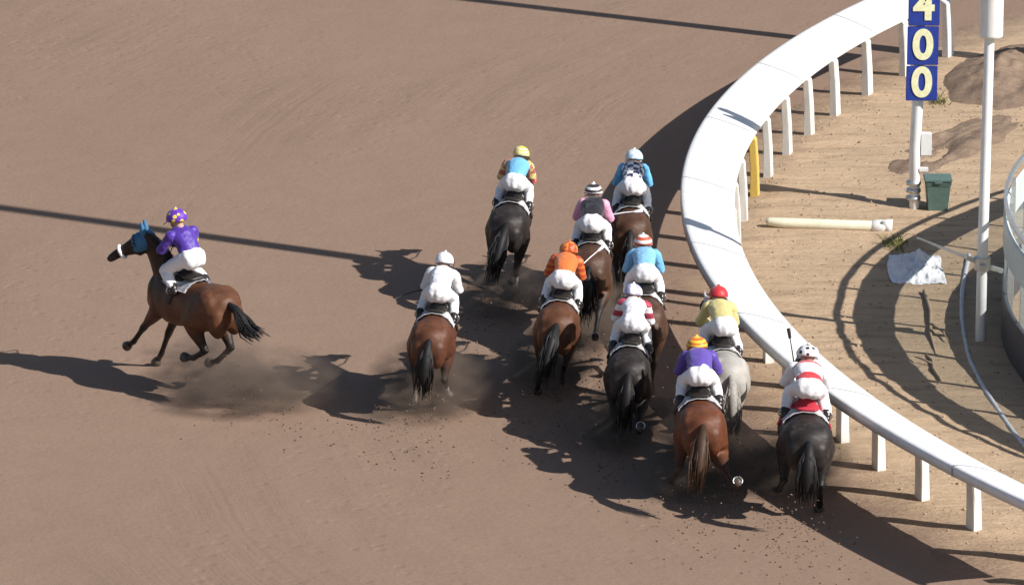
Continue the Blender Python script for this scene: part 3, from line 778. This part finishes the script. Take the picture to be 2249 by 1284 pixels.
WHITE = (.80, .79, .80)
def S_(n, *a, **k): return silk(n, *a, **k)
mats_silk = {
 'purple': S_('purple_silk', (.070, .028, .30)), 'purple_spot': S_('purple_spot_silk', (.070, .028, .30), (.75, .58, .06), 'spots', 1.0),
 'purple_cap': S_('purple_spot_cap', (.12, .03, .38), (.80, .62, .08), 'spots', 1.9),
 'white': S_('white_silk', WHITE), 'white_stripe': S_('white_yellow_silk', WHITE, (.75, .60, .25), 'y', 1.6),
 'lightblue': S_('light_blue_silk', (.16, .44, .72)), 'blue_check': S_('blue_check_silk', (.42, .10, .10), (.66, .55, .20), 'check', 1.0),
 'yellow_cap': S_('yellow_stripe_cap', (.82, .62, .12), (.80, .72, .45), 'z', 2.6),
 'bw_check': S_('black_white_check', WHITE, (.03, .03, .09), 'check', 1.0), 'blue_stripe': S_('blue_black_stripe', (.14, .45, .74), (.10, .36, .66), 'y', 1.2),
 'blue_cap': S_('blue_check_cap', (.78, .80, .82), (.40, .62, .80), 'check', 1.2),
 'black': S_('black_silk', (.018, .016, .022)), 'pink': S_('pink_silk', (.74, .36, .52)), 'zig_cap': S_('white_black_cap', WHITE, (.03, .02, .025), 'z', 1.55),
 'orange': S_('orange_silk', (.72, .17, .035)), 'orange_band': S_('orange_band_silk', (.70, .16, .03), (.45, .07, .02), 'z', 1.1), 'orange_cap': S_('orange_check_cap', (.75, .24, .04), (.42, .06, .02), 'check', 1.4),
 'star': S_('blue_white_silk', (.22, .48, .74)), 'redwhite_cap': S_('red_white_cap', (.62, .10, .05), WHITE, 'z', 1.35),
 'whitesilk2': S_('white_red_blue_silk', WHITE, (.72, .70, .74), 'x', .6), 'rwb': S_('red_sleeve', (.42, .04, .08), WHITE, 'z', .55), 'rwb_cap': S_('white_red_blue_cap', WHITE, (.42, .40, .62), 'y', .75),
 'beige': S_('pale_yellow_silk', (.62, .53, .22)), 'red_cap': S_('red_cap', (.52, .03, .04)),
 'violet': S_('violet_silk', (.115, .068, .36)), 'violet2': S_('violet_sleeve', (.10, .058, .33)), 'oy_cap': S_('orange_yellow_cap', (.78, .16, .02), (.85, .55, .05), 'z', 2.0),
 'white_red': S_('white_red_silk', WHITE, (.62, .05, .06), 'x', .2), 'spot_cap': S_('white_black_spot_cap', WHITE, (.02, .02, .02), 'spots', 2.1),
}
COAT = {
 'bay': coat('bay_coat', (.060, .024, .013), (.150, .058, .026), (.018, .013, .011)),
 'redbay': coat('red_bay_coat', (.070, .026, .014), (.140, .052, .026), (.022, .015, .012)),
 'chestnut': coat('chestnut_coat', (.085, .028, .013), (.165, .056, .025), (.05, .022, .012)),
 'brown': coat('dark_brown_coat', (.022, .015, .012), (.050, .032, .024), (.013, .011, .010)),
 'black': coat('black_coat', (.016, .013, .013), (.034, .027, .025), (.012, .010, .010)),
 'grey': coat('grey_coat', (.33, .31, .28), (.50, .48, .44), (.16, .15, .14)),
 'mid': coat('mid_brown_coat', (.050, .024, .015), (.10, .046, .025), (.015, .012, .010)),
}
cloth_dark = silk('white_cloth_lines', (.80, .79, .80), (.60, .60, .64), 'x', .8)
cloth_red = plain('red_cloth', (.42, .03, .05), .7); blue_hood = plain('blue_hood', (.05, .16, .30), .7)

POSES = {
 'A': dict(hl=(62, -30, 62, 80), hr=(50, -42, 52, 70), fl=(52, 48, 60), fr=(34, 30, 44)),
 'susp': dict(hl='gather', hr='reach', fl='ffold', fr='fback'),
 'land': dict(hl='land', hr='reach', fl='freach', fr='ffold'),
 'push': dict(hl='land', hr='trail', fl='freach', fr='fland'),
 'collect': dict(hl=(62, -18, 48, 70), hr=(54, -24, 34, 55), fl='ffold', fr='freach'),
 'collectk': dict(hl=(58, -20, 40, 60), hr='kick', fl='ffold', fr='freach'),
 'wide': dict(hl=(52, -26, 26, 50), hr=(60, -22, 44, 66), fl='freach', fr='ffold'),
 'kickr': dict(hl='push', hr='kick', fl='ffold', fr='freach'),
 'pushl': dict(hl='trail', hr='land', fl='fland', fr='freach'),
}
# key: helmet top pixel, heading (deg right of straight away), lean to the right
RIDERS = [
 dict(k='A', px=(387, 458), head=-37, roll=-3, scale=(.97, 1.12, 1.0), pose='A', coat='bay', hair='hair', tail='stream', neck='up', style='up', j='purple', s='purple_spot', c='purple_cap', peak='purple', tw=.1,
      horse='bay racehorse with dark raised neck and blue ear hood, running alone to the left', rider='jockey in purple silks with yellow spotted purple cap, pulling up alone at the left',
      ex=dict(cloth=cloth_dark, hood=blue_hood, noseband=M['white_cloth'], drop=38, neck_yaw=44, shaded_neck=1, reach=1.16), sp=(0, 0)),
 dict(k='B', px=(980, 554), head=5, roll=6, pose='wide', coat='redbay', hair='hair', tail='down', j='white', s='white', c='white',
      horse='brown bay racehorse with black tail under the all white jockey, left of the pack', rider='jockey all in white with plain white cap, widest of the pack', sp=(.02, .16), socks=('hr', 'hl')),
 dict(k='C', px=(1145, 320), head=5, roll=6, pose='susp', coat='black', hair='hair', tail='out', j='lightblue', s='blue_check', c='yellow_cap', peak='yellow_cap',
      horse='dark brown racehorse under the yellow capped jockey, farthest up the open track', rider='jockey in light blue silks with yellow striped cap', sp=(.06, .06), socks=('hr',)),
 dict(k='D', px=(1393, 328), head=2, roll=2, pose='land', coat='mid', hair='hair', tail='down', j='bw_check', s='blue_stripe', c='blue_cap',
      horse='brown racehorse leading along the rail, mostly hidden behind others', rider='jockey with light blue sleeves, checked jacket and pale blue checked cap, leading by the rail', sp=(0, 0)),
 dict(k='E', px=(1305, 403), head=3, roll=1, pose='push', coat='mid', hair='hair', tail='down', j='black', s='pink', c='zig_cap',
      horse='dark brown racehorse under the black and pink jockey, behind the leader', rider='jockey in black jacket with pink sleeves and white and black banded cap', sp=(0, 0)),
 dict(k='F', px=(1250, 530), head=4, roll=6, pose='wide', coat='bay', hair='hair', tail='out', j='orange', s='orange_band', c='orange_cap', peak='orange',
      horse='reddish bay racehorse with black tail under the orange jockey', rider='jockey in bright orange silks and orange checked cap', sp=(.05, .02)),
 dict(k='G', px=(1415, 515), head=0, roll=1, pose='land', coat='mid', hair='hair', tail='down', j='star', s='lightblue', c='redwhite_cap',
      horse='dark racehorse hidden behind the black horse, under the red and white capped jockey', rider='jockey in blue and white silks with red and white cap', sp=(0, 0)),
 dict(k='H', px=(1397, 624), head=2, roll=5, pose='collectk', coat='black', hair='hair', tail='down', j='whitesilk2', s='rwb', c='rwb_cap',
      horse='black brown racehorse in the middle of the pack with white cloth', rider='jockey in white silks with dark red sleeve and white, red and blue cap', sp=(0, .08)),
 dict(k='I', px=(1577, 628), head=-6, roll=2, pose='land', coat='grey', hair='greyhair', tail='down', j='beige', s='beige', c='red_cap', peak='red_cap',
      horse='pale grey racehorse next to the rail', rider='jockey in pale yellow silks with plain red cap, on the grey horse', sp=(.02, .02)),
 dict(k='J', px=(1533, 739), head=-1, roll=0, scale=(.95, 1.07, .90), pose='collectk', coat='chestnut', hair='brownhair', tail='out', j='violet', s='violet2', c='oy_cap', peak='oy_cap',
      horse='chestnut racehorse with shiny kicked up shoes under the violet jockey', rider='jockey in violet silks with orange and yellow cap', sp=(.22, .24)),
 dict(k='K', px=(1776, 757), head=0, roll=4, scale=(.98, 1.13, .91), pose='collect', coat='black', hair='hair', tail='down', j='white_red', s='white', c='spot_cap',
      horse='near black racehorse closest to the camera, beside the rail at the back', rider='jockey in white and red silks with white black spotted cap, last by the rail',
      ex=dict(saddle=cloth_red), sp=(.12, .10)),
]
placed = {}
for r in RIDERS:
    rnd = random.Random(ord(r['k']) * 31)
    jk, hand = make_jockey(r['rider'], mats_silk[r['j']], mats_silk[r['s']], mats_silk[r['c']], r.get('style', 'crouch'), rnd, None, r.get('tw', rnd.uniform(-.08, .08)),
                           mats_silk[r['peak']] if r.get('peak') else None)
    ex = dict(r.get('ex', {})); ex['hands'] = hand
    hs = make_horse('racehorse', r['horse'], (COAT[r['coat']], M[r['hair']]), POSES[r['pose']], r.get('neck', 'run'), r['roll'], r['tail'], r['sp'], ex, r.get('socks', ()))
    hs_children = {r['k']: [c for c in hs.children if c.name.split('.')[0] == 'hoof']}
    th = R(90 - r['head'])
    Mx = Matrix.Rotation(th, 4, 'Z') @ Matrix.Rotation(R(r['roll']), 4, 'X')
    sc = Vector(r.get('scale', (.95, .99, .90)))
    Mx = Mx @ Matrix.Diagonal((*sc, 1))
    low = 9
    for c in hs_children[r['k']]:
        low = min(low, min((Mx @ v.co).z for v in c.data.vertices))
    drop = max(-.36 if r['k'] == 'A' else -.24, min(.1, -low)) - .012
    hl = Mx @ Vector((jk['hx'], 0, jk['hz'])) + Vector((0, 0, drop))
    wp = at(r['px'][0], r['px'][1], hl.z)
    root = Vector((wp.x - hl.x, wp.y - hl.y, drop))
    for o in (hs, jk):
        o.location = root; o.rotation_euler = Mx.to_3x3().normalized().to_euler(); o.scale = sc
        for kk in ('hx', 'hz', 'roll'):
            if kk in o: del o[kk]
    placed[r['k']] = (root, Mx, hand)

# whips held in the hand
def whip(k, side, d, label, m):
    root, Mx, hand = placed[k]; h = Vector((hand.x, side * hand.y, hand.z))
    o = tag(empty('riding_whip', root + Mx @ h), label, 'whip'); o.rotation_euler = Mx.to_3x3().normalized().to_euler()
    d = Vector(d); bm = bmesh.new(); tube(bm, [-d * .12, d * .12], .013, 8); mesh_obj('grip', bm, M['dark'], o)
    bm = bmesh.new(); tube(bm, [d * .12, d * .55 + Vector((0, 0, .01)), d * .82], [.010, .008, .007], 8); mesh_obj('shaft', bm, m, o)
    bm = bmesh.new(); tube(bm, [d * .80, d * .98], [(.02, .006), (.026, .006)], 8); mesh_obj('flap', bm, m, o)
whip('B', 1, (-.55, .55, -.10), 'dark whip carried out to the left by the all white jockey', M['dark'])
whip('E', -1, (.05, -.62, .10), 'white whip held out to the right by the black and pink jockey', M['white_cloth'])
whip('F', -1, (.35, -.40, .38), 'short white whip held by the orange jockey', M['white_cloth'])
whip('K', 1, (.12, .16, .68), 'black whip held upright by the jockey with the spotted cap', M['dark'])

# ------------------------------------------------------------------ flung dirt and dust
rnd = random.Random(11)
bm = bmesh.new()
def lump(c, r):
    k = bmesh.ops.create_icosphere(bm, subdivisions=1, radius=r, matrix=Matrix.Translation(c) @ Matrix.Rotation(rnd.uniform(0, 6), 4, Vector((rnd.random(), rnd.random(), 1))) @ Matrix.Diagonal((1, rnd.uniform(.6, 1), rnd.uniform(.5, .9), 1)))
    for v in k['verts']: v.co += Vector((rnd.gauss(0, .15), rnd.gauss(0, .15), rnd.gauss(0, .15))) * r
for k, (root, Mx, hand) in placed.items():
    fw = (Mx.to_3x3() @ Vector((1, 0, 0))); fw.z = 0; fw.normalize(); sd_ = Vector((-fw.y, fw.x, 0))
    for i in range(90):
        d = abs(rnd.gauss(0, .9)); c = root - fw * (.5 + d) + sd_ * rnd.gauss(0, .32)
        c.z = abs(rnd.gauss(0, .28)) * max(.15, 1.3 - d * .4); lump(c, rnd.uniform(.006, .017))
    for i in range(70):
        c = root - fw * rnd.uniform(-.5, 3.5) + sd_ * rnd.gauss(0, .4); c.z = .008; lump(c, rnd.uniform(.008, .022))
tag(mesh_obj('flung_dirt', bm, M['clod']), 'small clods of dirt flung up behind the galloping horses', 'dirt', kind='stuff')

bm = bmesh.new(); rnd = random.Random(23)
for i in range(1300):
    a = R(rnd.uniform(152, 212)); r = RB + .3 - abs(rnd.gauss(0, 1)) * 2.4
    if r < 20.5: continue
    x, y = CX + r * math.cos(a), CY + r * math.sin(a)
    lump(Vector((x, y, infield_z(x, y, r) + .004)), rnd.uniform(.008, .024) * (1.7 if rnd.random() < .06 else 1))
tag(mesh_obj('soil_lumps', bm, M['lump']), 'loose crumbs of pale soil scattered over the infield', 'soil lumps', kind='stuff')

def dust(px, py, size, dens, seed):
    o_p = at(px, py)
    bm = bmesh.new(); ball(bm, (0, 0, 0), 1.0, sub=3)
    o = mesh_obj('dust_cloud', bm, None); o.location = o_p; o.location.z = size[2] * .62; o.scale = size
    m = bpy.data.materials.new('dust'); m.use_nodes = True; t = m.node_tree; t.nodes.remove(t.nodes['Principled BSDF'])
    v = N(t, 'ShaderNodeVolumePrincipled'); v.inputs['Color'].default_value = (.46, .35, .28, 1); v.inputs['Anisotropy'].default_value = .2
    tc = N(t, 'ShaderNodeTexCoord'); ln = N(t, 'ShaderNodeVectorMath', operation='LENGTH'); t.links.new(tc.outputs['Object'], ln.inputs[0])
    n = N(t, 'ShaderNodeTexNoise'); n.inputs['Scale'].default_value = 2.6; n.inputs['Detail'].default_value = 4; n.inputs['Roughness'].default_value = .6
    mp = N(t, 'ShaderNodeMapping'); mp.inputs['Location'].default_value = (seed, seed * 2, 0); t.links.new(tc.outputs['Object'], mp.inputs[0]); t.links.new(mp.outputs[0], n.inputs['Vector'])
    f1 = N(t, 'ShaderNodeMapRange'); f1.inputs[1].default_value = 1.0; f1.inputs[2].default_value = .2; t.links.new(ln.outputs['Value'], f1.inputs[0])
    f2 = N(t, 'ShaderNodeMapRange'); f2.inputs[1].default_value = .40; f2.inputs[2].default_value = .66; t.links.new(n.outputs['Fac'], f2.inputs[0])
    mu = N(t, 'ShaderNodeMath', operation='MULTIPLY'); t.links.new(f1.outputs[0], mu.inputs[0]); t.links.new(f2.outputs[0], mu.inputs[1])
    mu2 = N(t, 'ShaderNodeMath', operation='MULTIPLY'); t.links.new(mu.outputs[0], mu2.inputs[0]); mu2.inputs[1].default_value = dens
    t.links.new(mu2.outputs[0], v.inputs['Density']); t.links.new(v.outputs[0], t.nodes['Material Output'].inputs['Volume'])
    o.data.materials.append(m)
    return tag(o, 'thin brown dust kicked up behind galloping hooves', 'dust', kind='stuff')
for a in ((560, 885, (1.35, 1.1, .5), 6.0, 1.3), (470, 790, (.8, .8, .4), 3.0, 4.4), (420, 845, (.8, .8, .25), 3.5, 2.1), (945, 890, (.95, 1.3, .55), 6.5, 3.3), (1215, 830, (.75, 1.2, .5), 6.5, 5.1), (1365, 960, (.85, 1.2, .5), 6.0, 7.7),
          (1545, 1060, (1.0, 1.2, .55), 6.5, 9.2), (1755, 1060, (.8, 1.1, .5), 5.5, 12.5), (1100, 680, (.75, 1.1, .45), 6.0, 15.5), (1310, 740, (.75, 1.1, .5), 6.0, 18.5)):
    dust(*a)
S.cycles.volume_step_rate = 2.0
S.cycles.volume_max_steps = 128
